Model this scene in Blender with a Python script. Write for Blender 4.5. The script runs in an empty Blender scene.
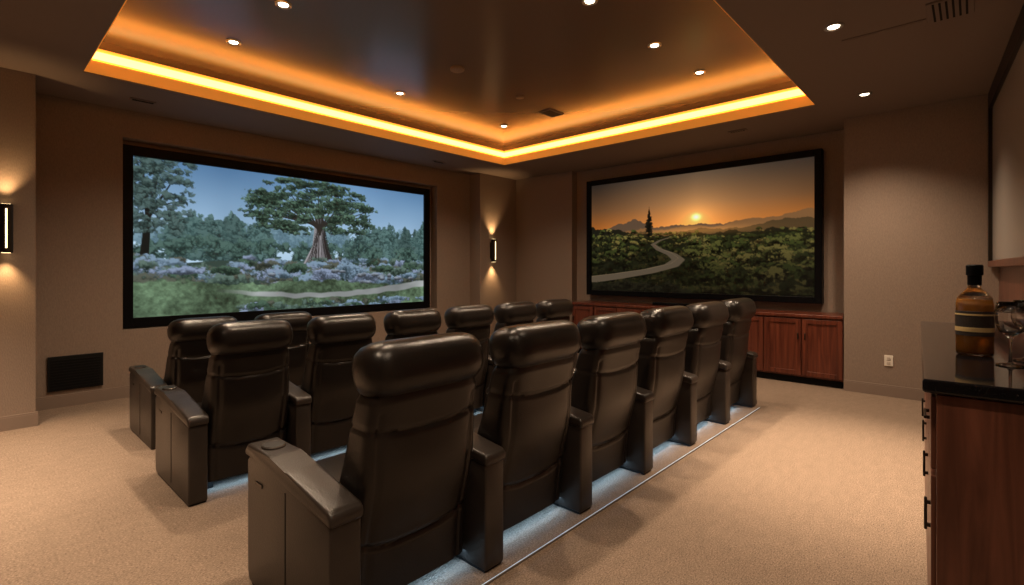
import bpy, bmesh, math, random
import numpy as np
from mathutils import Vector, Matrix
random.seed(3); rng=np.random.RandomState(7)
scene=bpy.context.scene
col=scene.collection
scene.view_settings.view_transform='Standard'

# ---------------------------------------------------------------- materials
def newmat(name):
    m=bpy.data.materials.new(name); m.use_nodes=True
    nt=m.node_tree; b=nt.nodes['Principled BSDF']
    return m,nt,b
def mat(name,c,rough=0.6,metal=0.0,bump=0.0,bscale=80,var=0.0,vscale=5,spec=0.5,coat=0.0,stretch=None):
    m,nt,b=newmat(name)
    b.inputs['Base Color'].default_value=(*c,1)
    b.inputs['Roughness'].default_value=rough
    b.inputs['Metallic'].default_value=metal
    b.inputs['Specular IOR Level'].default_value=spec
    b.inputs['Coat Weight'].default_value=coat
    tc=nt.nodes.new('ShaderNodeTexCoord')
    src=tc.outputs['Object']
    if stretch:
        mp=nt.nodes.new('ShaderNodeMapping'); mp.inputs['Scale'].default_value=stretch
        nt.links.new(src,mp.inputs['Vector']); src=mp.outputs['Vector']
    if bump>0:
        n=nt.nodes.new('ShaderNodeTexNoise'); n.inputs['Scale'].default_value=bscale; n.inputs['Detail'].default_value=3
        bp=nt.nodes.new('ShaderNodeBump'); bp.inputs['Strength'].default_value=bump; bp.inputs['Distance'].default_value=0.01
        nt.links.new(src,n.inputs['Vector'])
        nt.links.new(n.outputs['Fac'],bp.inputs['Height']); nt.links.new(bp.outputs['Normal'],b.inputs['Normal'])
    if var>0:
        n=nt.nodes.new('ShaderNodeTexNoise'); n.inputs['Scale'].default_value=vscale; n.inputs['Detail'].default_value=4
        r=nt.nodes.new('ShaderNodeValToRGB')
        r.color_ramp.elements[0].position=0.3; r.color_ramp.elements[1].position=0.7
        r.color_ramp.elements[0].color=(*[x*(1-var) for x in c],1)
        r.color_ramp.elements[1].color=(*[min(1,x*(1+var)) for x in c],1)
        nt.links.new(src,n.inputs['Vector'])
        nt.links.new(n.outputs['Fac'],r.inputs['Fac']); nt.links.new(r.outputs['Color'],b.inputs['Base Color'])
    return m
def emat(name,c,s):
    m,nt,b=newmat(name)
    b.inputs['Base Color'].default_value=(*c,1)
    b.inputs['Emission Color'].default_value=(*c,1)
    b.inputs['Emission Strength'].default_value=s
    return m
def wood(name,c1,c2,rough=0.3,axis='Z',scale=1.0):
    m,nt,b=newmat(name)
    tc=nt.nodes.new('ShaderNodeTexCoord'); mp=nt.nodes.new('ShaderNodeMapping')
    s=[14*scale,14*scale,14*scale]; s['XYZ'.index(axis)]=0.9*scale
    mp.inputs['Scale'].default_value=s
    n=nt.nodes.new('ShaderNodeTexNoise'); n.inputs['Scale'].default_value=1.6; n.inputs['Detail'].default_value=6; n.inputs['Distortion'].default_value=0.8
    r=nt.nodes.new('ShaderNodeValToRGB')
    r.color_ramp.elements[0].position=0.32; r.color_ramp.elements[0].color=(*c1,1)
    r.color_ramp.elements[1].position=0.7; r.color_ramp.elements[1].color=(*c2,1)
    nt.links.new(tc.outputs['Object'],mp.inputs['Vector']); nt.links.new(mp.outputs['Vector'],n.inputs['Vector'])
    nt.links.new(n.outputs['Fac'],r.inputs['Fac']); nt.links.new(r.outputs['Color'],b.inputs['Base Color'])
    b.inputs['Roughness'].default_value=rough
    return m

M_wall=mat('wall_fabric_taupe',(0.250,0.186,0.145),0.8,bump=0.25,bscale=1.0,var=0.10,vscale=1.0,stretch=(150,150,45))
M_soffit=mat('soffit_paint',(0.205,0.150,0.120),0.7,bump=0.08,bscale=60)
M_ceil=mat('tray_ceiling_gloss',(0.110,0.084,0.073),0.22,bump=0.02,bscale=4,spec=0.6)
M_base=mat('baseboard_paint',(0.23,0.17,0.135),0.5)
M_black=mat('black_frame',(0.003,0.003,0.004),0.45,spec=0.12)
M_blackmatte=mat('black_matte',(0.006,0.006,0.006),0.7,spec=.2)
M_leather=mat('dark_leather',(0.0105,0.0078,0.0066),0.29,bump=0.12,bscale=170,var=0.15,vscale=9,spec=0.46)
M_leather2=mat('arm_leather',(0.028,0.0215,0.018),0.33,bump=0.12,bscale=150,var=0.12,vscale=7,spec=0.5)
M_plastic=mat('chair_base_plastic',(0.005,0.005,0.005),0.5)
M_chrome=mat('brushed_metal',(0.45,0.42,0.4),0.3,metal=1.0)
M_bronze=mat('dark_bronze',(0.03,0.022,0.016),0.4,metal=0.6)
M_ring=mat('cup_ring_metal',(0.09,0.075,0.065),0.35,metal=0.8)
M_cab=wood('mahogany_cabinet',(0.060,0.013,0.007),(0.170,0.045,0.023),0.3)
M_bar=wood('bar_walnut',(0.070,0.023,0.013),(0.185,0.066,0.039),0.35)
M_trim=mat('white_trim',(0.5,0.43,0.37),0.5)
M_ltrim=mat('aluminium_channel',(0.16,0.13,0.11),0.6)
M_white=mat('outlet_plastic',(0.75,0.7,0.62),0.4)
M_led=emat('cove_led',(1.0,0.60,0.19),2.8)
M_halo=emat('cove_amber_halo',(1.0,0.41,0.045),1.4)  # orange falloff around the cove strip, painted as an emissive band
M_uplight=emat('cove_added_uplight',(1.0,0.36,0.05),14)  # unseen emitter added behind the lip to make the ceiling glow
M_fascia=emat('fascia_painted_glow',(0.75,0.27,0.035),0.48)  # fascia is no lamp; cove light on it is put in as emission
M_bulb=emat('bulb_glow',(1.0,0.85,0.62),14)
M_sc=emat('sconce_glow',(1.0,0.72,0.36),4)
M_fled=emat('floor_led',(0.62,0.80,1.0),0.22)
M_ggray=mat('cabinet_glass_gray',(0.34,0.31,0.28),0.25,spec=0.6)

# carpet
def carpet():
    m,nt,b=newmat('carpet_beige')
    tc=nt.nodes.new('ShaderNodeTexCoord')
    mp=nt.nodes.new('ShaderNodeMapping'); mp.inputs['Scale'].default_value=(1,2.0,1)
    n=nt.nodes.new('ShaderNodeTexNoise'); n.inputs['Scale'].default_value=85; n.inputs['Detail'].default_value=5; n.inputs['Roughness'].default_value=0.75
    n2=nt.nodes.new('ShaderNodeTexNoise'); n2.inputs['Scale'].default_value=9; n2.inputs['Detail'].default_value=4
    r=nt.nodes.new('ShaderNodeValToRGB')
    r.color_ramp.elements[0].position=0.36; r.color_ramp.elements[0].color=(0.125,0.088,0.064,1)
    r.color_ramp.elements[1].position=0.64; r.color_ramp.elements[1].color=(0.42,0.31,0.232,1)
    mx=nt.nodes.new('ShaderNodeMix'); mx.data_type='RGBA'; mx.blend_type='MULTIPLY'; mx.inputs['Factor'].default_value=0.30
    nt.links.new(tc.outputs['Object'],mp.inputs['Vector']); nt.links.new(mp.outputs['Vector'],n.inputs['Vector'])
    nt.links.new(mp.outputs['Vector'],n2.inputs['Vector'])
    nt.links.new(n.outputs['Fac'],r.inputs['Fac'])
    nt.links.new(r.outputs['Color'],mx.inputs['A']); nt.links.new(n2.outputs['Fac'],mx.inputs['B'])
    nt.links.new(mx.outputs['Result'],b.inputs['Base Color'])
    b.inputs['Roughness'].default_value=0.95; b.inputs['Specular IOR Level'].default_value=0.1
    bp=nt.nodes.new('ShaderNodeBump'); bp.inputs['Strength'].default_value=0.6; bp.inputs['Distance'].default_value=0.008
    nt.links.new(n.outputs['Fac'],bp.inputs['Height']); nt.links.new(bp.outputs['Normal'],b.inputs['Normal'])
    return m
M_carpet=carpet()
def granite():
    m,nt,b=newmat('black_granite')
    tc=nt.nodes.new('ShaderNodeTexCoord')
    n=nt.nodes.new('ShaderNodeTexNoise'); n.inputs['Scale'].default_value=260; n.inputs['Detail'].default_value=2
    r=nt.nodes.new('ShaderNodeValToRGB')
    r.color_ramp.elements[0].position=0.64; r.color_ramp.elements[0].color=(0.005,0.005,0.006,1)
    r.color_ramp.elements[1].position=0.78; r.color_ramp.elements[1].color=(0.05,0.05,0.05,1)
    nt.links.new(tc.outputs['Object'],n.inputs['Vector']); nt.links.new(n.outputs['Fac'],r.inputs['Fac'])
    nt.links.new(r.outputs['Color'],b.inputs['Base Color']); b.inputs['Roughness'].default_value=0.07
    return m
M_granite=granite()
def glass(name,c,rough=0.0,ior=1.45):
    m,nt,b=newmat(name)
    b.inputs['Base Color'].default_value=(*c,1); b.inputs['Transmission Weight'].default_value=1.0
    b.inputs['Roughness'].default_value=rough; b.inputs['IOR'].default_value=ior
    return m
M_glass=glass('clear_glass',(0.98,0.98,0.98))
M_amber=mat('whiskey_liquid',(0.50,0.20,0.03),0.15,spec=.6)
M_amber.node_tree.nodes['Principled BSDF'].inputs['Transmission Weight'].default_value=0.45

# ---------------------------------------------------------------- mesh helpers
def finish(name,bm,mats,smooth=False,parent=None,loc=None,rotz=None,autosmooth=None):
    bmesh.ops.recalc_face_normals(bm,faces=bm.faces)
    me=bpy.data.meshes.new(name); bm.to_mesh(me); bm.free()
    if not isinstance(mats,(list,tuple)): mats=[mats]
    for m in mats: me.materials.append(m)
    if smooth:
        for p in me.polygons: p.use_smooth=True
    o=bpy.data.objects.new(name,me); col.objects.link(o)
    if parent: o.parent=parent
    if loc: o.location=loc
    if rotz is not None: o.rotation_euler=(0,0,rotz)
    return o
def add_box(bm,x0,x1,y0,y1,z0,z1,mi=0,bev=0.0,seg=2):
    r=bmesh.ops.create_cube(bm,size=1.0)
    vs=r['verts']
    for v in vs:
        v.co=Vector(((x0+x1)/2+v.co.x*(x1-x0),(y0+y1)/2+v.co.y*(y1-y0),(z0+z1)/2+v.co.z*(z1-z0)))
    fs=list({f for v in vs for f in v.link_faces})
    for f in fs: f.material_index=mi
    if bev>0:
        es=list({e for v in vs for e in v.link_edges})
        bmesh.ops.bevel(bm,geom=es,offset=bev,segments=seg,profile=0.5,affect='EDGES',material=mi)
def box(name,x0,x1,y0,y1,z0,z1,m,bev=0.0,**k):
    bm=bmesh.new(); add_box(bm,x0,x1,y0,y1,z0,z1,0,bev); return finish(name,bm,m,**k)
def add_prism(bm,prof,x0,x1,mi=0,bev=0.0,seg=3):
    """profile in (y,z), extruded along x"""
    a=[bm.verts.new((x0,y,z)) for y,z in prof]; b=[bm.verts.new((x1,y,z)) for y,z in prof]
    n=len(prof); fs=[bm.faces.new(a),bm.faces.new(b[::-1])]
    for i in range(n): fs.append(bm.faces.new((a[i],b[i],b[(i+1)%n],a[(i+1)%n])))
    for f in fs: f.material_index=mi
    if bev>0:
        es=list({e for v in a+b for e in v.link_edges})
        bmesh.ops.bevel(bm,geom=es,offset=bev,segments=seg,profile=0.5,affect='EDGES',material=mi)
def add_loft(bm,rings,mi=0):
    prev=None; first=None
    for rg in rings:
        vs=[bm.verts.new(p) for p in rg]
        if prev:
            n=len(vs)
            for i in range(n):
                f=bm.faces.new((prev[i],prev[(i+1)%n],vs[(i+1)%n],vs[i])); f.material_index=mi
        else: first=vs
        prev=vs
    bm.faces.new(first[::-1]).material_index=mi; bm.faces.new(prev).material_index=mi
def sel(th,n):
    c,s=math.cos(th),math.sin(th)
    return math.copysign(abs(c)**(2/n),c),math.copysign(abs(s)**(2/n),s)
def lathe(bm,prof,seg=32,mi=0,cx=0,cy=0,cz=0):
    rings=[[(cx+max(r,1e-4)*math.cos(2*math.pi*i/seg),cy+max(r,1e-4)*math.sin(2*math.pi*i/seg),cz+z) for i in range(seg)] for r,z in prof]
    add_loft(bm,rings,mi)
def empty(name,loc=(0,0,0),rotz=0,scale=(1,1,1)):
    e=bpy.data.objects.new(name,None); e.location=loc; e.rotation_euler=(0,0,rotz); e.scale=scale
    e.empty_display_size=0.1; col.objects.link(e); return e

# ---------------------------------------------------------------- room
ZS=3.16; ZC=3.52
HX0,HX1,HY0,HY1=0.71,6.15,1.25,5.83
XB=-2.6
box('floor',XB-0.1,7.8,-1.2,7.4,-0.12,0.0,M_carpet)
bm=bmesh.new()
for a in [(XB-0.1,HX0,-1.2,7.4),(HX1,7.8,-1.2,7.4),(HX0,HX1,-1.2,HY0),(HX0,HX1,HY1,7.4)]:
    add_box(bm,a[0],a[1],a[2],a[3],ZS,ZS+0.12)
finish('ceiling_soffit',bm,M_soffit)
S=0.14
bm=bmesh.new()
add_box(bm,HX0-0.5,HX1+0.5,HY0-0.5,HY1+0.5,ZC,ZC+0.1)
finish('ceiling',bm,M_ceil)
bm=bmesh.new()
zt0=ZS+0.12
add_box(bm,HX0-S-0.1,HX0-S,HY0-S-0.1,HY1+S+0.1,zt0,ZC)
add_box(bm,HX1+S,HX1+S+0.1,HY0-S-0.1,HY1+S+0.1,zt0,ZC)
add_box(bm,HX0-S,HX1+S,HY0-S-0.1,HY0-S,zt0,ZC)
add_box(bm,HX0-S,HX1+S,HY1+S,HY1+S+0.1,zt0,ZC)
finish('ceiling_cove_upstand',bm,M_soffit)
def ring(name,d0,d1,z0,z1,m):
    """rectangular ring: between offsets d0<d1 outward from the tray opening"""
    bm=bmesh.new()
    add_box(bm,HX0-d1,HX0-d0,HY0-d0,HY1+d0,z0,z1)
    add_box(bm,HX1+d0,HX1+d1,HY0-d0,HY1+d0,z0,z1)
    add_box(bm,HX0-d1,HX1+d1,HY0-d1,HY0-d0,z0,z1)
    add_box(bm,HX0-d1,HX1+d1,HY1+d0,HY1+d1,z0,z1)
    return finish(name,bm,m)
ring('cove_light_strip',S-0.022,S-0.011,ZS+0.182,ZS+0.252,M_led)
ring('cove_strip_halo',S-0.010,S-0.001,ZS+0.14,ZS+0.285,M_halo)
ring('cove_added_uplight',S-0.075,S-0.035,zt0+.001,zt0+.012,M_uplight)
ring('cove_fascia_glow',-0.010,0.0,ZS+0.01,ZS+0.12,M_fascia)

YL=6.87; OX0,OX1,OZ0,OZ1=1.17,5.55,0.74,2.86
bm=bmesh.new()
add_box(bm,0.43,OX0,YL,YL+0.3,0,ZS); add_box(bm,OX1,6.32,YL,YL+0.3,0,ZS)
add_box(bm,OX0,OX1,YL,YL+0.3,0,OZ0); add_box(bm,OX0,OX1,YL,YL+0.3,OZ1,ZS)
add_box(bm,OX0,OX1,YL+0.17,YL+0.3,OZ0,OZ1)
finish('wall_screen_side',bm,M_wall)
box('wall_pier_near',XB,0.43,6.22,7.2,0,ZS,M_wall)
box('wall_pier_corner',6.32,7.3,6.6,7.2,0,ZS,M_wall)
bm=bmesh.new()
add_box(bm,7.3,7.7,5.265,7.2,0,ZS)
add_box(bm,7.45,7.7,1.12,5.265,0,ZS)
finish('wall_television_side',bm,M_wall)
box('wall_right',6.93,7.7,-0.9,1.12,0,ZS,M_wall)
box('wall_back',XB-0.1,XB,-1.2,7.2,0,ZS,M_wall)
RB=math.radians(3.65)
YB0=-0.127
box('wall_bar_side',-9.8,0.0,-0.12,0,0,ZS,M_wall,loc=(6.93,YB0-0.10,0),rotz=RB)
def bb(name,x0,x1,y0,y1):
    bm=bmesh.new(); add_box(bm,x0,x1,y0,y1,0.0,0.11)
    cx=0.004
    add_box(bm,x0+(cx if x1-x0<0.05 else 0),x1,y0+(cx if y1-y0<0.05 else 0),y1,0.11,0.125)
    finish(name,bm,M_base)
bb('baseboard_screen_side',0.43,6.32,YL-0.018,YL)
bb('baseboard_pier',XB,0.445,6.20,6.22)
bb('baseboard_corner',6.32,7.3,6.58,6.6)
bb('baseboard_television_side',7.28,7.3,5.265,6.58)
bb('baseboard_right',6.91,6.93,-0.1,1.12)

# ---------------------------------------------------------------- pictures shown on the screens (vertex-colour grids)
def fbm(H,W,base,oct=4,seed=0):
    r=np.random.RandomState(seed); out=np.zeros((H,W)); amp=1; tot=0
    for o in range(oct):
        gx=int(base*2**o)+2; gy=int(base*2**o*H/W)+2
        g=r.rand(gy+1,gx+1)
        ys=np.linspace(0,gy-1e-3,H); xs=np.linspace(0,gx-1e-3,W)
        yi=ys.astype(int); xi=xs.astype(int); fy=(ys-yi)[:,None]; fx=(xs-xi)[None,:]
        fy=fy*fy*(3-2*fy); fx=fx*fx*(3-2*fx)
        v=(g[yi][:,xi]*(1-fy)*(1-fx)+g[yi+1][:,xi]*fy*(1-fx)+g[yi][:,xi+1]*(1-fy)*fx+g[yi+1][:,xi+1]*fy*fx)
        out+=amp*v; tot+=amp; amp*=0.6
    out/=tot
    return (out-out.mean())/out.std()*.2+.5
def dab(img,cx,cy,rx,ry,c,a=1.0):
    H,W,_=img.shape
    x0,x1=max(0,int(cx-rx-1)),min(W,int(cx+rx+2)); y0,y1=max(0,int(cy-ry-1)),min(H,int(cy+ry+2))
    if x0>=x1 or y0>=y1: return
    yy,xx=np.mgrid[y0:y1,x0:x1]
    d=((xx-cx)/max(rx,.5))**2+((yy-cy)/max(ry,.5))**2
    m=np.clip((1.15-d)*1.4,0,1)[...,None]*a
    img[y0:y1,x0:x1]=img[y0:y1,x0:x1]*(1-m)+np.array(c)*m
def line(img,x0,y0,x1,y1,w0,w1,c,a=1):
    n=int(max(abs(x1-x0),abs(y1-y0))*1.5)+2
    for i in range(n):
        t=i/(n-1); dab(img,x0+(x1-x0)*t,y0+(y1-y0)*t,w0+(w1-w0)*t,w0+(w1-w0)*t,c,a)
class Painter:
    def __init__(s,W,H,seed):
        s.W,s.H=W,H; s.r=np.random.RandomState(seed)
        s.img=np.zeros((H,W,3))
        s.N1=fbm(H*2,W*2,W*2/12.,3,seed+1); s.N2=fbm(H*2,W*2,W*2/6.5,3,seed+2)
    def clump(s,cx,cy,rx,ry,dark,light,rough=1.0,a=1.0,lit=.8,nz=2.0,bias=0.):
        W,H=s.W,s.H
        x0,x1=max(0,int(cx-rx*1.5-1)),min(W,int(cx+rx*1.5+2)); y0,y1=max(0,int(cy-ry*1.5-1)),min(H,int(cy+ry*1.5+2))
        if x0>=x1 or y0>=y1: return
        yy,xx=np.mgrid[y0:y1,x0:x1]
        ox,oy=s.r.randint(W),s.r.randint(H)
        n1=s.N1[oy+y0:oy+y1,ox+x0:ox+x1]; n2=s.N2[oy+y0:oy+y1,ox+x0:ox+x1]
        d=((xx-cx)/rx)**2+((yy-cy)/ry)**2
        f=1-d+(n2-.5)*2.6*rough+(n1-.5)*rough
        m=np.clip(f*1.8,0,1)*a*(d<2.2)
        t=np.clip(.42+bias-lit*.5*(yy-cy)/ry+(n2-.5)*nz,0,1)[...,None]
        c=np.array(dark)*(1-t)+np.array(light)*t
        m=m[...,None]
        s.img[y0:y1,x0:x1]=s.img[y0:y1,x0:x1]*(1-m)+c*m
    def below(s,f,c):
        x=np.arange(s.W); y=np.arange(s.H)[:,None]
        m=np.clip((y-f(x)[None,:])/1.5,0,1)[...,None]; s.img[:]=s.img*(1-m)+np.array(c)*m
def grade(img,sat,con,mul,piv=.4):
    l=img.mean(-1,keepdims=True); img=l+(img-l)*sat
    img=piv+(img-piv)*con
    return np.clip(img*np.array(mul),0,1)
A=np.array
def paint_forest():
    W,H=540,255; P=Painter(W,H,11); r=P.r; img=P.img
    v=np.linspace(0,1,H)[:,None,None]
    img[:]=A([.44,.57,.70])*(1-v*1.8).clip(0,1)+A([.76,.82,.87])*(v*1.8).clip(0,1)
    n=fbm(H,W,2.5,3,2)[...,None]; img+=(n-.5)*.14
    for i in range(90): P.clump(r.uniform(0,W),r.uniform(104,130),r.uniform(12,22),r.uniform(12,20),(.36,.45,.48),(.50,.59,.62),.6,.9,lit=.6)
    # middle trees: rounded crowns, hazier behind
    for i in range(70):
        x=r.choice([r.uniform(40,200),r.uniform(350,545)]); 
        top=(84 if x<200 else 104-(x-350)*.20)+r.uniform(-4,26)
        dk,lt=(A([.16,.23,.22])*r.uniform(.8,1.3)),(A([.38,.47,.44])*r.uniform(.8,1.1))
        y=top; w=5; W2=r.uniform(10,19)
        while y<160:
            P.clump(x+r.uniform(-4,4),y,w,7,dk,lt,.9,.95,lit=.9); y+=6; w=min(w+3,W2)
    for i in range(60): P.clump(r.uniform(0,W),r.uniform(130,158),r.uniform(10,20),r.uniform(8,14),(.14,.20,.18),(.36,.45,.40),.9,.95)
    # left tree
    for (xa,ya,xb,yb,wa,wb) in [(14,170,20,90,6,4),(20,90,12,10,4,1.2),(20,95,48,40,3,1),(20,80,60,66,2,.7),(14,60,-4,30,2,1),(26,70,34,12,2,.7)]:
        line(img,xa,ya,xb,yb,wa,wb,(.14,.14,.13))
    for i in range(135):
        x=abs(r.normal(0,40)); y=r.uniform(-4,118)
        if x>92-abs(y-50)*.25: continue
        P.clump(x,y,r.uniform(6,13),r.uniform(4,7),(.11,.15,.14),(.37,.44,.41),1.4,.85,lit=.9)
    # the big gnarled pine
    cx=292
    for k in range(34):
        o=(k-16.5)/16.5; sh=r.uniform(.7,1.25)
        c=A([.52,.47,.46])*sh*(1.1-.45*max(0,o)); sway=r.uniform(-2,2)
        line(img,cx+o*30+r.uniform(-2,2),174-abs(o)*7,cx+o*13+sway,132,1.6,1.5,c,.8)
        line(img,cx+o*13+sway,132,cx+o*9,92,1.5,1.3,c,.8)
        line(img,cx+o*9,92,cx+o*5-2,50,1.3,1.0,c*.8,.8)
    for k in range(28):
        o=r.uniform(-1,1); line(img,cx+o*26,170,cx+o*9,r.uniform(88,120),.8,.6,(.20,.17,.16),.55)
    for ang in np.linspace(-1.55,1.5,19):
        line(img,cx,108-abs(ang)*12,cx+112*math.sin(ang),72-46*math.cos(ang),2.6,.7,(.24,.21,.19),.9)
    cl=[]
    for i in range(330):
        a_=r.uniform(0,2*math.pi); q=r.uniform(0,1)**.55
        x=cx-8+128*q*math.cos(a_); y=58+58*q*math.sin(a_)
        if y>74 and abs(x-cx)<24: continue
        if y>108: continue
        if math.sin(x*.09+y*.21)+math.sin(y*.33-x*.05)<-1.15: continue
        cl.append((x,y))
    cl.sort(key=lambda p:-p[1])
    for x,y in cl:
        P.clump(x,y,r.uniform(9,19),r.uniform(3.2,6),A([.09,.13,.11])*r.uniform(.8,1.2),A([.37,.45,.36])*r.uniform(.8,1.15),1.3,.9,lit=1.0)
    # undergrowth
    P.below(lambda x:164+3*np.sin(x/30.),(.26,.31,.27))
    pal=[((.12,.17,.14),(.34,.42,.34)),((.22,.27,.29),(.54,.60,.66)),((.15,.20,.17),(.42,.48,.42)),((.26,.28,.31),(.58,.60,.68)),((.14,.16,.13),(.40,.39,.33))]
    sh=[(r.uniform(0,W),r.uniform(158,206)) for i in range(130)]
    sh.sort(key=lambda p:p[1])
    for x,y in sh:
        s=6+(y-150)*.25; dk,lt=pal[r.randint(5)]
        P.clump(x,y,s*1.7*r.uniform(.7,1.4),s*.9,dk,lt,.6,1,lit=1.3,nz=1.3)
    for bx,by,rx,ry,i in [(60,180,44,8,3),(366,180,46,18,1),(250,176,26,12,0),(312,190,38,13,3),(470,182,40,11,2),(430,176,30,10,0),(216,188,26,9,1),(404,194,36,9,3),(130,180,28,8,0),(500,192,28,9,1)]:
        for k in range(7): P.clump(bx+r.uniform(-.5,.5)*rx,by+r.uniform(-.4,.4)*ry,rx*.5,ry*.65,*pal[i],rough=.7,lit=1.3,nz=1.4)
    for i in range(22): P.clump(r.uniform(200,530),r.uniform(180,206),r.uniform(5,11),r.uniform(3,5.5),(.24,.24,.25),(.62,.62,.64),.25,1,lit=1.6,nz=.6)
    yy,xx=np.mgrid[0:H,0:W]
    g=fbm(H,W,W/6.,3,5)[...,None]; g2=fbm(H,W,7,3,6)[...,None]
    lawn=A([.37,.43,.32])*(.45+.45*g+.65*g2)
    ed=203+5*np.sin(xx/60.)-12*np.exp(-((xx-60)/90.)**2)+(fbm(H,W,40,2,8)-.5)*10
    m=np.clip((yy-ed)/3,0,1)[...,None]
    img[:]=img*(1-m)+lawn*m
    pc=215+14*np.sin((xx-120)/120.)+(fbm(H,W,20,2,18)-.5)*4; pw=3.5+(xx/540.)*5
    m=(np.clip((pw-abs(yy-pc))/2.5,0,1)*np.clip((xx-110)/70.,0,1))[...,None]
    img[:]=img*(1-m)+A([.64,.61,.58])*(.8+.4*g2)*m
    for i in range(50): P.clump(r.uniform(150,W),r.uniform(242,258),r.uniform(12,22),r.uniform(4,8),*pal[r.randint(5)],rough=.8,nz=1.4)
    return grade(img,.88,1.14,(.88,.95,1.0),piv=.45)

def paint_sunset():
    W,H=520,287; P=Painter(W,H,5); r=P.r; img=P.img; yy,xx=np.mgrid[0:H,0:W]
    hz=119.; sx=282; sy=106
    t=np.clip(yy/hz,0,1)[...,None]
    top=A([.40,.34,.28]); mid=A([.66,.48,.31]); low=A([.92,.58,.27])
    img[:]=np.where(t<.6,top+(mid-top)*t/.6,mid+(low-mid)*(t-.6)/.4)
    n=fbm(H,W,2,2,9)[...,None]
    img*=(.92+.16*n)
    d=np.sqrt(((xx-sx)/1.35)**2+(yy-sy)**2)[...,None]
    img+=A([.50,.34,.13])*np.exp(-d/36); img+=A([.9,.8,.55])*np.exp(-(d/6.5)**2)
    img-=A([.17,.14,.10])*np.clip((abs(xx-sx)/260.),0,1)[...,None]
    nz=fbm(8,W,W/14.,4,77)[3]-.5
    P.below(lambda x:123-26*np.exp(-abs((x-128)/26.)**1.4)-11*np.exp(-((x-76)/26.)**2)+nz*7,(.40,.32,.25))
    P.below(lambda x:128-22*np.clip((x-314)/200.,0,1)-3*np.sin(x/19.)+nz*5,(.54,.39,.24))
    P.below(lambda x:136-15*np.clip((x-325)/180.,0,1)**1.2-3*np.sin(x/25.+2)+nz*6,(.34,.27,.17))
    P.below(lambda x:143-32*np.clip((162-x)/162.,0,1)+3*np.sin(x/15.)+nz*8,(.13,.13,.09))
    P.below(lambda x:147+nz*6,(.13,.14,.08))
    sh=[(r.uniform(0,W),140+(r.uniform(0,1)**1.3)*150) for i in range(400)]
    sh.sort(key=lambda p:p[1])
    for x,y in sh:
        s=3+(y-136)*.08; lit=.45+.6*math.exp(-((y-156)/30)**2)
        c=A([(.28,.29,.14),(.19,.22,.10),(.36,.33,.17),(.15,.17,.08)][r.randint(4)])*lit
        P.clump(x,y,s*2.0,s*1.0,c*.22,c*1.3,.9,1,lit=1.1,nz=1.6)
    img[:]=img+A([.28,.17,.05])*np.exp(-(((xx-sx)/120.)**2+((yy-138)/10.)**2))[...,None]
    pts=[(222,150,2.0),(193,158,3.5),(176,167,5),(193,180,7.5),(225,193,10),(240,206,12),(222,220,15),(162,234,18),(76,247,22),(-10,258,26)]
    for (xa,ya,wa),(xb,yb,wb) in zip(pts,pts[1:]):
        for q in range(60):
            s=q/59.; dab(img,xa+(xb-xa)*s,ya+(yb-ya)*s,(wa+(wb-wa)*s)*1.35,(wa+(wb-wa)*s)*.34,(.38,.34,.28),.35)
    for (xa,ya,wa),(xb,yb,wb) in zip(pts[2:],pts[3:]):
        line(img,xa,ya-wa*.33,xb,yb-wb*.33,.5,.8,(.56,.48,.37),.35)
    bs=[(r.uniform(268,530),r.uniform(160,280)) for i in range(130)]
    bs=[b for b in bs if not(b[0]<300 and b[1]>236)]+[(r.uniform(0,128),r.uniform(128,212)) for i in range(60)]
    bs.sort(key=lambda p:p[1])
    for x,y in bs:
        c=A([(.26,.27,.13),(.19,.22,.10),(.33,.31,.16),(.14,.16,.08)][r.randint(4)])*(1.1-.65*(y-140)/135.)
        q=.6 if x<130 else 1.0
        P.clump(x,y,r.uniform(14,26)*q,r.uniform(8,15)*q,c*.13,c*1.45,.8,1,lit=1.3,nz=1.9)
    for i in range(60): P.clump(r.uniform(-10,260),r.uniform(268,290),r.uniform(12,26),r.uniform(6,12),(.03,.03,.02),(.14,.14,.09),1.0,1)
    y=78; w=.8
    while y<146:
        P.clump(166,y,w,2.4,(.04,.04,.03),(.13,.12,.09),.8,1); y+=2; w=min(w+.45,9.5)
    line(img,166,72,166,150,.6,1.4,(.05,.05,.04))
    return grade(img,.85,1.12,(.92,.88,.84),piv=.3)

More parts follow.
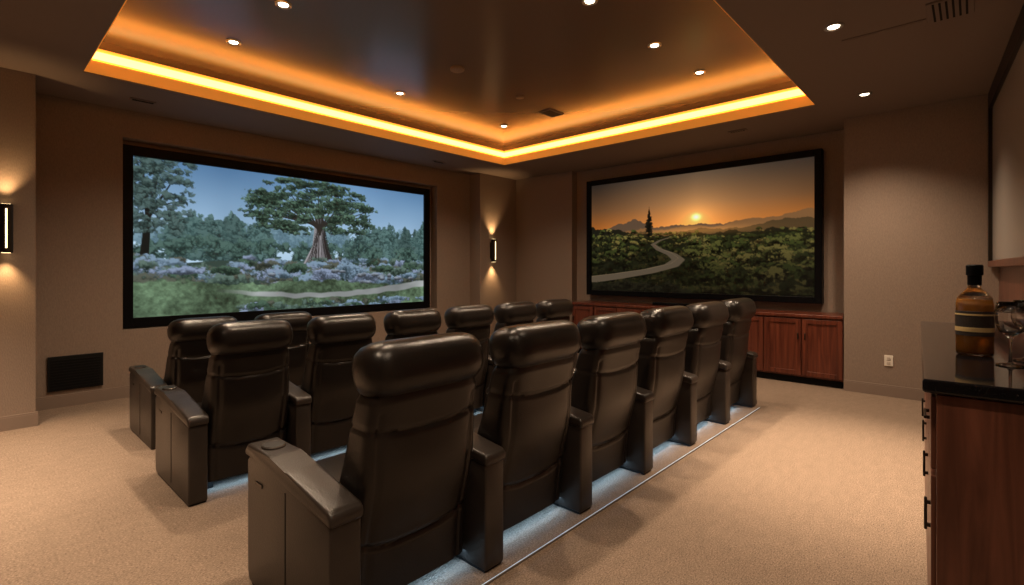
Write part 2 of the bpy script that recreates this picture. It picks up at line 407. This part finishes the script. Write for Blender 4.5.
def picture(name,img,P0,U,V,strength,parent):
    H,W,_=img.shape
    lin=np.where(img<=.04045,img/12.92,((img+.055)/1.055)**2.4)
    uu,vv=np.meshgrid(np.linspace(0,1,W),np.linspace(0,1,H))
    P0,U,V=map(np.array,(P0,U,V))
    co=P0+uu[...,None]*U+vv[...,None]*V
    idx=np.arange(H*W).reshape(H,W)
    f=np.stack([idx[:-1,:-1],idx[1:,:-1],idx[1:,1:],idx[:-1,1:]],-1).reshape(-1,4)
    me=bpy.data.meshes.new(name)
    me.vertices.add(H*W); me.vertices.foreach_set('co',co.reshape(-1).astype(np.float32))
    me.loops.add(f.size); me.loops.foreach_set('vertex_index',f.reshape(-1).astype(np.int32))
    me.polygons.add(len(f)); me.polygons.foreach_set('loop_start',np.arange(0,f.size,4,dtype=np.int32))
    try: me.polygons.foreach_set('loop_total',np.full(len(f),4,dtype=np.int32))
    except Exception: pass
    me.update(calc_edges=True)
    ca=me.color_attributes.new('picture','FLOAT_COLOR','POINT')
    rgba=np.ones((H*W,4),dtype=np.float32); rgba[:,:3]=lin.reshape(-1,3)
    ca.data.foreach_set('color',rgba.reshape(-1))
    m,nt,b=newmat(name+'_display')
    at=nt.nodes.new('ShaderNodeAttribute'); at.attribute_name='picture'
    b.inputs['Base Color'].default_value=(0.01,0.01,0.01,1); b.inputs['Roughness'].default_value=.4
    b.inputs['Specular IOR Level'].default_value=.1
    nt.links.new(at.outputs['Color'],b.inputs['Emission Color']); b.inputs['Emission Strength'].default_value=strength
    me.materials.append(m)
    o=bpy.data.objects.new(name,me); col.objects.link(o); o.parent=parent
    return o

sc=empty('projection_screen')
SX0,SX1,SZ0,SZ1=1.17,5.46,0.75,2.80; yf=6.985; F=0.11
bm=bmesh.new()
add_box(bm,SX0,SX0+F,yf-0.03,YL+0.168,SZ0,SZ1,bev=.003); add_box(bm,SX1-F,SX1,yf-0.03,YL+0.168,SZ0,SZ1,bev=.003)
add_box(bm,SX0+F,SX1-F,yf-0.03,YL+0.168,SZ0,SZ0+F,bev=.003); add_box(bm,SX0+F,SX1-F,yf-0.03,YL+0.168,SZ1-F,SZ1,bev=.003)
finish('frame',bm,M_black,parent=sc)
picture('picture_surface',paint_forest(),(SX0+F-.005,yf+.01,SZ1-F+.005),(SX1-SX0-2*F+.01,0,0),(0,0,-(SZ1-SZ0-2*F+.01)),0.95,sc)
tv=empty('wall_television')
TY0,TY1,TZ0,TZ1=1.42,4.98,0.97,2.94; F=0.085
bm=bmesh.new()
add_box(bm,7.33,7.45,TY0,TY0+F,TZ0,TZ1,bev=.006); add_box(bm,7.33,7.45,TY1-F,TY1,TZ0,TZ1,bev=.006)
add_box(bm,7.33,7.45,TY0+F,TY1-F,TZ0,TZ0+F,bev=.006); add_box(bm,7.33,7.45,TY0+F,TY1-F,TZ1-F,TZ1,bev=.006)
add_box(bm,7.40,7.44,TY0+F,TY1-F,TZ0+F,TZ1-F)
finish('bezel',bm,M_black,parent=tv)
picture('picture_surface_tv',paint_sunset(),(7.37,TY1-F+.005,TZ1-F+.005),(0,-(TY1-TY0-2*F+.01),0),(0,0,-(TZ1-TZ0-2*F+.01)),0.9,tv)
box('sound_bar',7.15,7.23,2.75,3.65,0.861,0.905,M_black,bev=.01)

# ---------------------------------------------------------------- media cabinet
mc=empty('media_cabinet')
bm=bmesh.new()
CX=6.95
add_box(bm,CX,7.44,1.13,5.00,0.09,0.82)
add_box(bm,CX+0.05,7.44,1.15,4.98,0.0,0.09,1)
add_box(bm,CX-0.03,7.44,1.13,5.03,0.82,0.86,0,bev=.006)
finish('carcass',bm,[M_cab,M_blackmatte],parent=mc)
nd=9; w=(5.00-1.13)/nd
for i in range(nd):
    y0=1.13+i*w+.008; y1=1.13+(i+1)*w-.008
    bm=bmesh.new(); z0,z1=0.11,0.80; st=.055
    add_box(bm,CX-.02,CX,y0,y0+st,z0,z1,bev=.003); add_box(bm,CX-.02,CX,y1-st,y1,z0,z1,bev=.003)
    add_box(bm,CX-.02,CX,y0+st,y1-st,z0,z0+st,bev=.003); add_box(bm,CX-.02,CX,y0+st,y1-st,z1-st,z1,bev=.003)
    add_box(bm,CX-.008,CX,y0+st,y1-st,z0+st,z1-st)
    hy=(y1-.03) if i%2==0 else (y0+.03)
    add_box(bm,CX-.04,CX-.02,hy-.006,hy+.006,.55,.63,1,bev=.003)
    finish('door_%d'%(i+1),bm,[M_cab,M_bronze],parent=mc)

# ---------------------------------------------------------------- wall fittings
bm=bmesh.new(); add_box(bm,.56,1.0,YL-.022,YL-.001,.17,.52,bev=.004)
for k in range(11): add_box(bm,.585,.975,YL-.03,YL-.02,.195+k*.028,.205+k*.028)
finish('wall_vent_grille',bm,M_blackmatte)
bm=bmesh.new(); add_box(bm,6.92,6.929,.66,.74,.335,.455,bev=.003)
add_box(bm,6.915,6.921,.683,.717,.405,.435,1,bev=.002); add_box(bm,6.915,6.921,.683,.717,.355,.385,1,bev=.002)
finish('power_outlet',bm,[M_white,M_trim])

def sconce(x,y,pw=19):
    e_=empty('wall_sconce',(x,y,1.76))
    bm=bmesh.new()
    add_box(bm,-.045,.045,-.02,-.001,-.15,.15,0,bev=.004)
    rings=[]
    for z in (-.21,-.205,.205,.21):
        k=.042 if abs(z)>.207 else .045
        rings.append([(k*math.cos(a),-.055+k*math.sin(a),z) for a in [2*math.pi*i/24 for i in range(24)]])
    add_loft(bm,rings,0)
    add_box(bm,-.006,.006,-.104,-.096,-.17,.17,1,bev=.002)
    add_box(bm,-.028,.028,-.083,-.027,.2095,.2125,1); add_box(bm,-.028,.028,-.083,-.027,-.2125,-.2095,1)
    finish('sconce_body',bm,[M_bronze,M_sc],parent=e_)
    for s in (1,-1):
        l=bpy.data.lights.new('sconce_beam','SPOT'); l.energy=pw; l.color=(1,.62,.28); l.spot_size=math.radians(80); l.spot_blend=1.0; l.shadow_soft_size=.025
        lo=bpy.data.objects.new('sconce_beam',l); col.objects.link(lo); lo.parent=e_; lo.location=(0,-.075,s*.24)
        lo.rotation_euler=((math.pi if s>0 else 0)+(-.12*s),0,0)
sconce(.24,6.22); sconce(6.62,6.60,32)

def downlight(x,y,z,power,size=85,r=.055,color=(1,.75,.52),blend=.85):
    bm=bmesh.new()
    lathe(bm,[(r*.72,0.012),(r*.72,-.002),(r*1.0,-.012),(r*1.12,-.008),(r*1.15,0.0)],28,0)
    lathe(bm,[(r*.66,-.002),(r*.66,-.006),(r*.4,-.010)],24,1)
    o=finish('recessed_downlight',bm,[M_chrome,M_bulb],loc=(x,y,z),smooth=False)
    l=bpy.data.lights.new('downlight_beam','SPOT'); l.energy=power; l.color=color; l.spot_size=math.radians(size); l.spot_blend=blend; l.shadow_soft_size=.05
    lo=bpy.data.objects.new('downlight_beam',l); col.objects.link(lo); lo.parent=o; lo.location=(0,0,-.03)
for x,y in [(1.69,5.07),(3.53,5.07),(5.37,5.10),(5.33,2.17),(4.40,2.22),(3.33,2.23),(1.72,4.06)]:
    downlight(x,y,ZC,165,125)
downlight(1.7,2.2,ZC,130,125)
for x,y,p,s in [(6.09,.81,190,115),(4.25,.75,900,60),(2.5,.45,150,80),(-.30,5.0,900,66),(-.35,3.3,480,64),(-.2,1.4,150,110),(.7,.1,120,110)]:  # last entry: out-of-view fill added to brighten the bar end panel
    downlight(x,y,ZS,p,s,blend=1.0)
bm=bmesh.new(); lathe(bm,[(.075,.005),(.075,-.02),(.06,-.03),(.02,-.032)],28); finish('smoke_detector',bm,M_soffit,loc=(3.5,4.0,ZC))
bm=bmesh.new(); lathe(bm,[(.05,.005),(.05,-.012),(.02,-.014)],24); finish('smoke_detector',bm,M_soffit,loc=(4.6,4.1,ZC))
def vent(x,y,z,sx,sy,name='ceiling_air_vent'):
    bm=bmesh.new(); add_box(bm,-sx/2,sx/2,-sy/2,sy/2,-.012,0.002,0,bev=.003)
    n=6
    for k in range(n):
        yy=-sy/2+.02+(sy-.04)*(k+.5)/n; add_box(bm,-sx/2+.02,sx/2-.02,yy-.006,yy+.006,-.016,-.010,1)
    finish(name,bm,[M_soffit,M_blackmatte],loc=(x,y,z))
vent(5.35,4.2,ZC,.3,.2); vent(4.47,.12,ZS,.34,.24); vent(1.25,6.35,ZS,.22,.07); vent(5.2,6.4,ZS,.22,.07); vent(6.6,2.2,ZS,.08,.22)
bm=bmesh.new()
add_box(bm,-.25,.25,-.05,.05,-.006,.002,0); add_box(bm,-.23,-.02,-.03,.03,-.008,-.005,0); add_box(bm,.02,.23,-.03,.03,-.008,-.005,0)
finish('slot_air_diffuser',bm,M_soffit,loc=(4.6,.50,ZS),rotz=math.pi/2)

# ---------------------------------------------------------------- recliners
def build_chair_meshes():
    out=[]
    def mk(name,bm,mats,ang=40):
        bmesh.ops.recalc_face_normals(bm,faces=bm.faces)
        me=bpy.data.meshes.new(name); bm.to_mesh(me); bm.free()
        for m in mats: me.materials.append(m)
        for p in me.polygons: p.use_smooth=True
        b2=bmesh.new(); b2.from_mesh(me)
        for e in b2.edges:
            if len(e.link_faces)==2 and e.calc_face_angle(0)>math.radians(ang): e.smooth=False
        b2.to_mesh(me); b2.free()
        return me
    bm=bmesh.new(); rings=[]; N=88
    zs=[.07,.078]+list(np.arange(.09,.925,.010))+[.93,.94]
    for i,z in enumerate(zs):
        t=(z-.07)/.87
        rear=.045-.02*t-.115*t**2.0-.035*math.exp(-((z-.56)/.20)**2)
        front=.24-.05*t-.10*t*t+.025*math.exp(-((z-.5)/.12)**2)
        hw=.306-.010*t-.030*t**3
        hd=(front-rear)/2; yc=(front+rear)/2
        if z>.90: k=(z-.90)/.04; hw*=1-.05*k; hd*=1-.12*k
        if i in(0,): hd*=.8; hw*=.97
        rg=[]
        for j in range(N):
            a,b=sel(2*math.pi*j/N,5)
            x=hw*a; y=yc+hd*b; xn=x/.3
            pin=math.exp(-((z-(.335-.05*(1-xn*xn)))/.010)**2)+.8*math.exp(-((z-(.80-.03*(1-xn*xn)))/.010)**2)
            y-=b*.014*pin; x-=a*.006*pin
            if b<0 and z<.86:
                y+=.008*math.exp(-((abs(x)-.235)/.010)**2)
                y-=.012*math.cos(min(1,abs(x)/.235)*math.pi/2)*math.sin(math.pi*min(1,max(0,(z-.34)/.46)))
            rg.append((x,y,z))
        rings.append(rg)
    add_loft(bm,rings)
    out.append(('backrest',mk('backrest',bm,[M_leather],60),(0,0,0)))
    bm=bmesh.new(); rings=[]; hwid=.293
    xs=np.concatenate([[-hwid,-hwid+.004,-hwid+.012,-hwid+.027],np.linspace(-hwid+.05,hwid-.05,17),[hwid-.027,hwid-.012,hwid-.004,hwid]])
    for x in xs:
        k=(1-(abs(x)/(hwid+.003))**8)**.5
        k=max(k,.25)
        hy,hz=.126*k,.115*k
        rg=[]
        for j in range(36):
            a,b=sel(2*math.pi*j/36,2.7)
            y=a*hy; z=b*hz
            y2=y*math.cos(.18)+z*math.sin(.18); z2=z*math.cos(.18)-y*math.sin(.18)
            if z2<0: y2*=1-.15*(-z2/.11)
            rg.append((x,y2,1.018+z2))
        rings.append(rg)
    add_loft(bm,rings)
    out.append(('headrest',mk('headrest',bm,[M_leather],70),(0,0,0)))
    bm=bmesh.new(); add_box(bm,-.306,.306,.17,.70,.30,.47,0,bev=.045,seg=4)
    out.append(('seat_cushion',mk('seat_cushion',bm,[M_leather]),(0,0,0)))
    bm=bmesh.new(); add_box(bm,-.306,.306,.64,.735,.06,.43,0,bev=.03,seg=4); add_box(bm,-.306,.306,.725,.745,.22,.235,0)
    out.append(('footrest_panel',mk('footrest_panel',bm,[M_leather]),(0,0,0)))
    bm=bmesh.new(); add_box(bm,-.29,.29,.14,.63,.05,.31,0,bev=.01)
    for sx in(-.24,.24):
        for sy in(.18,.56): add_box(bm,sx-.03,sx+.03,sy-.03,sy+.03,0,.06,0)
    out.append(('mechanism_base',mk('mechanism_base',bm,[M_plastic]),(0,0,0)))
    return out,mk
parts,mk=build_chair_meshes()
def arm_mesh():
    bm=bmesh.new()
    prof=[(-.06,.012),(.68,.012),(.70,.05),(.70,.555),(.66,.59),(.44,.585),(.30,.565),(-.06,.515)]
    add_prism(bm,prof,-.062,.062,0,bev=.012,seg=3)
    top=[(-.07,.50),(.30,.55),(.44,.572),(.715,.572),(.715,.60),(.68,.632),(.44,.628),(.30,.606),(-.05,.56),(-.07,.54)]
    add_prism(bm,top,-.068,.068,0,bev=.014,seg=3)
    add_box(bm,-.055,.055,-.045,.66,0,.014,1)
    add_box(bm,-.0645,-.061,.30,.306,.05,.52,1)
    add_box(bm,-.0655,-.061,.53,.60,.47,.485,2)
    lathe(bm,[(.042,.630),(.042,.6370),(.046,.6385),(.050,.635),(.050,.628)],32,2,cy=.565)
    lathe(bm,[(.0440,.629),(.0440,.6388),(.001,.6389)],32,1,cy=.565)
    return mk('armrest',bm,[M_leather2,M_plastic,M_ring])
AM=arm_mesh()
PITCH=.757
def chair(x,y,sx=1.0,sz=1.0,right=False):
    e_=empty('theater_recliner',(x,y,0),0,(sx,1,sz))
    def add(n,me,loc):
        o=bpy.data.objects.new(n,me); col.objects.link(o); o.parent=e_; o.location=loc
    for n,me,l in parts: add(n,me,l)
    add('armrest_a',AM,(-PITCH/2,0,0))
    if right: add('armrest_b',AM,(PITCH/2,0,0))
for i in range(6): chair(1.30+i*PITCH,1.71,1,.99,i==5)
p2=.640
for i in range(6): chair(1.26+i*p2,3.46,p2/PITCH,.945,i==5)
p3=.66
for i in range(2): chair(1.36+i*p3,4.76,p3/PITCH,.885,i==1)

def fstrip(y,x0,x1):
    bm=bmesh.new(); add_box(bm,x0,x1,y-.007,y+.007,0,.009,0); add_box(bm,x0+.01,x1-.01,y-.002,y+.002,.008,.0100,1)
    finish('floor_light_strip',bm,[M_ltrim,M_fled])
fstrip(1.60,.95,5.45)
def uglow(y,x0,x1,p):
    l=bpy.data.lights.new('underseat_glow','AREA'); l.shape='RECTANGLE'; l.size=x1-x0; l.size_y=.02; l.energy=p; l.color=(.36,.66,1.0)
    lo=bpy.data.objects.new('underseat_glow',l); col.objects.link(lo); lo.location=((x0+x1)/2,y,.062); lo.rotation_euler=(math.radians(-15),0,0)
uglow(1.80,1.0,5.3,5)
uglow(3.58,1.0,4.8,4)
uglow(4.88,1.1,2.3,1)

# ---------------------------------------------------------------- bar
CT=1.08
bar=empty('bar_counter',(1.95,.0836,0),RB)
L=2.09; D=.50
bm=bmesh.new()
add_box(bm,0,L,-D,0,.09,CT-.04,0); add_box(bm,.05,L-.04,-D+.02,-.05,0,.09,1)
add_box(bm,-.022,-.002,-D,.0,.02,CT-.045,0,bev=.003)
finish('bar_carcass',bm,[M_bar,M_blackmatte],parent=bar)
bm=bmesh.new(); add_box(bm,-.045,L+.02,-D-.01,.032,CT-.04,CT,0,bev=.008,seg=3)
finish('granite_top',bm,M_granite,parent=bar)
for i in range(4):
    x0=.02+i*(L-.04)/4+.006; x1=.02+(i+1)*(L-.04)/4-.006
    bm=bmesh.new()
    for z0,z1 in ((.11,.78),(.80,1.02)):
        add_box(bm,x0,x1,0.0,.012,z0,z1,0,bev=.003)
    add_box(bm,(x0+x1)/2-.06,(x0+x1)/2+.06,.020,.028,.905,.915,1,bev=.003)
    add_box(bm,(x0+x1)/2-.055,(x0+x1)/2-.045,.012,.024,.905,.915,1); add_box(bm,(x0+x1)/2+.045,(x0+x1)/2+.055,.012,.024,.905,.915,1)
    add_box(bm,x0+.03,x0+.04,.020,.028,.60,.70,1,bev=.003); add_box(bm,x0+.03,x0+.04,.012,.024,.61,.62,1); add_box(bm,x0+.03,x0+.04,.012,.024,.68,.69,1)
    finish('bar_door_%d'%(i+1),bm,[M_bar,M_bronze],parent=bar)

wu=empty('back_bar_cabinet',(6.92,YB0,0),RB)
bm=bmesh.new()
ZB=1.09
add_box(bm,-4.9,-.01,-.098,-.05,ZB,1.50,0)
add_box(bm,-4.9,-.01,-.098,.03,1.43,1.49,0,bev=.004)
add_box(bm,-4.9,-.01,-.098,.03,3.00,3.155,1)
add_box(bm,-.06,-.01,-.098,.03,1.49,3.00,1)
x=-.06
for k in range(2):
    add_box(bm,x-2.3,x,-.098,-.0,1.49,3.00,2)
    add_box(bm,x-2.36,x-2.3,-.098,.02,1.49,3.00,1)
    x-=2.36
finish('cabinet_unit',bm,[M_bar,M_bronze,M_ggray],parent=wu)

bt=empty('whiskey_bottle',(2.57,.0,CT+.001))
bm=bmesh.new()
lathe(bm,[(.046,0),(.052,.004),(.054,.015),(.054,.19),(.050,.215),(.034,.235),(.020,.25),(.0175,.27),(.0175,.295),(.020,.297),(.020,.30)],40)
finish('glass_body',bm,M_glass,parent=bt,smooth=True)
bm=bmesh.new(); lathe(bm,[(.042,.010),(.051,.016),(.0515,.185),(.047,.205),(.001,.2055)],40); finish('liquor',bm,M_amber,parent=bt,smooth=True)
bm=bmesh.new(); lathe(bm,[(.0545,.075),(.0550,.076),(.0550,.165),(.0545,.166)],40,0)
lathe(bm,[(.0553,.090),(.0556,.091),(.0556,.105),(.0553,.106)],40,1)
lathe(bm,[(.0553,.150),(.0556,.151),(.0556,.155),(.0553,.156)],40,1)
finish('label',bm,[mat('label_dark',(.03,.022,.018),.5),mat('label_gold',(.55,.40,.18),.4)],parent=bt)
bm=bmesh.new(); lathe(bm,[(.019,.262),(.0205,.264),(.0205,.298),(.025,.30),(.025,.335),(.022,.339),(.001,.340)],32); finish('stopper',bm,M_black,parent=bt)
def goblet(x,y,s=1.0):
    bm=bmesh.new()
    prof=[(.0,.0),(.036,.0),(.036,.003),(.010,.008),(.0045,.015),(.004,.085),(.008,.095),(.028,.112),(.040,.145),(.040,.175),(.034,.212),(.0325,.212),(.0385,.175),(.0385,.146),(.027,.115),(.001,.100)]
    lathe(bm,[(r*s,z*s) for r,z in prof],36)
    finish('wine_glass',bm,M_glass,loc=(x,y,CT+.001),smooth=True)
goblet(2.36,-.088); goblet(2.52,-.135)

w=bpy.data.worlds.new('world'); scene.world=w; w.use_nodes=True
w.node_tree.nodes['Background'].inputs['Color'].default_value=(.02,.015,.012,1)

cam=bpy.data.cameras.new('camera'); co=bpy.data.objects.new('camera',cam); col.objects.link(co)
co.location=(0,0,1.4); co.rotation_euler=(math.pi/2,0,math.radians(42.6-90))
cam.sensor_width=36; cam.lens=503/1024*36; cam.shift_y=-22.5/1024; cam.clip_start=.02
scene.camera=co
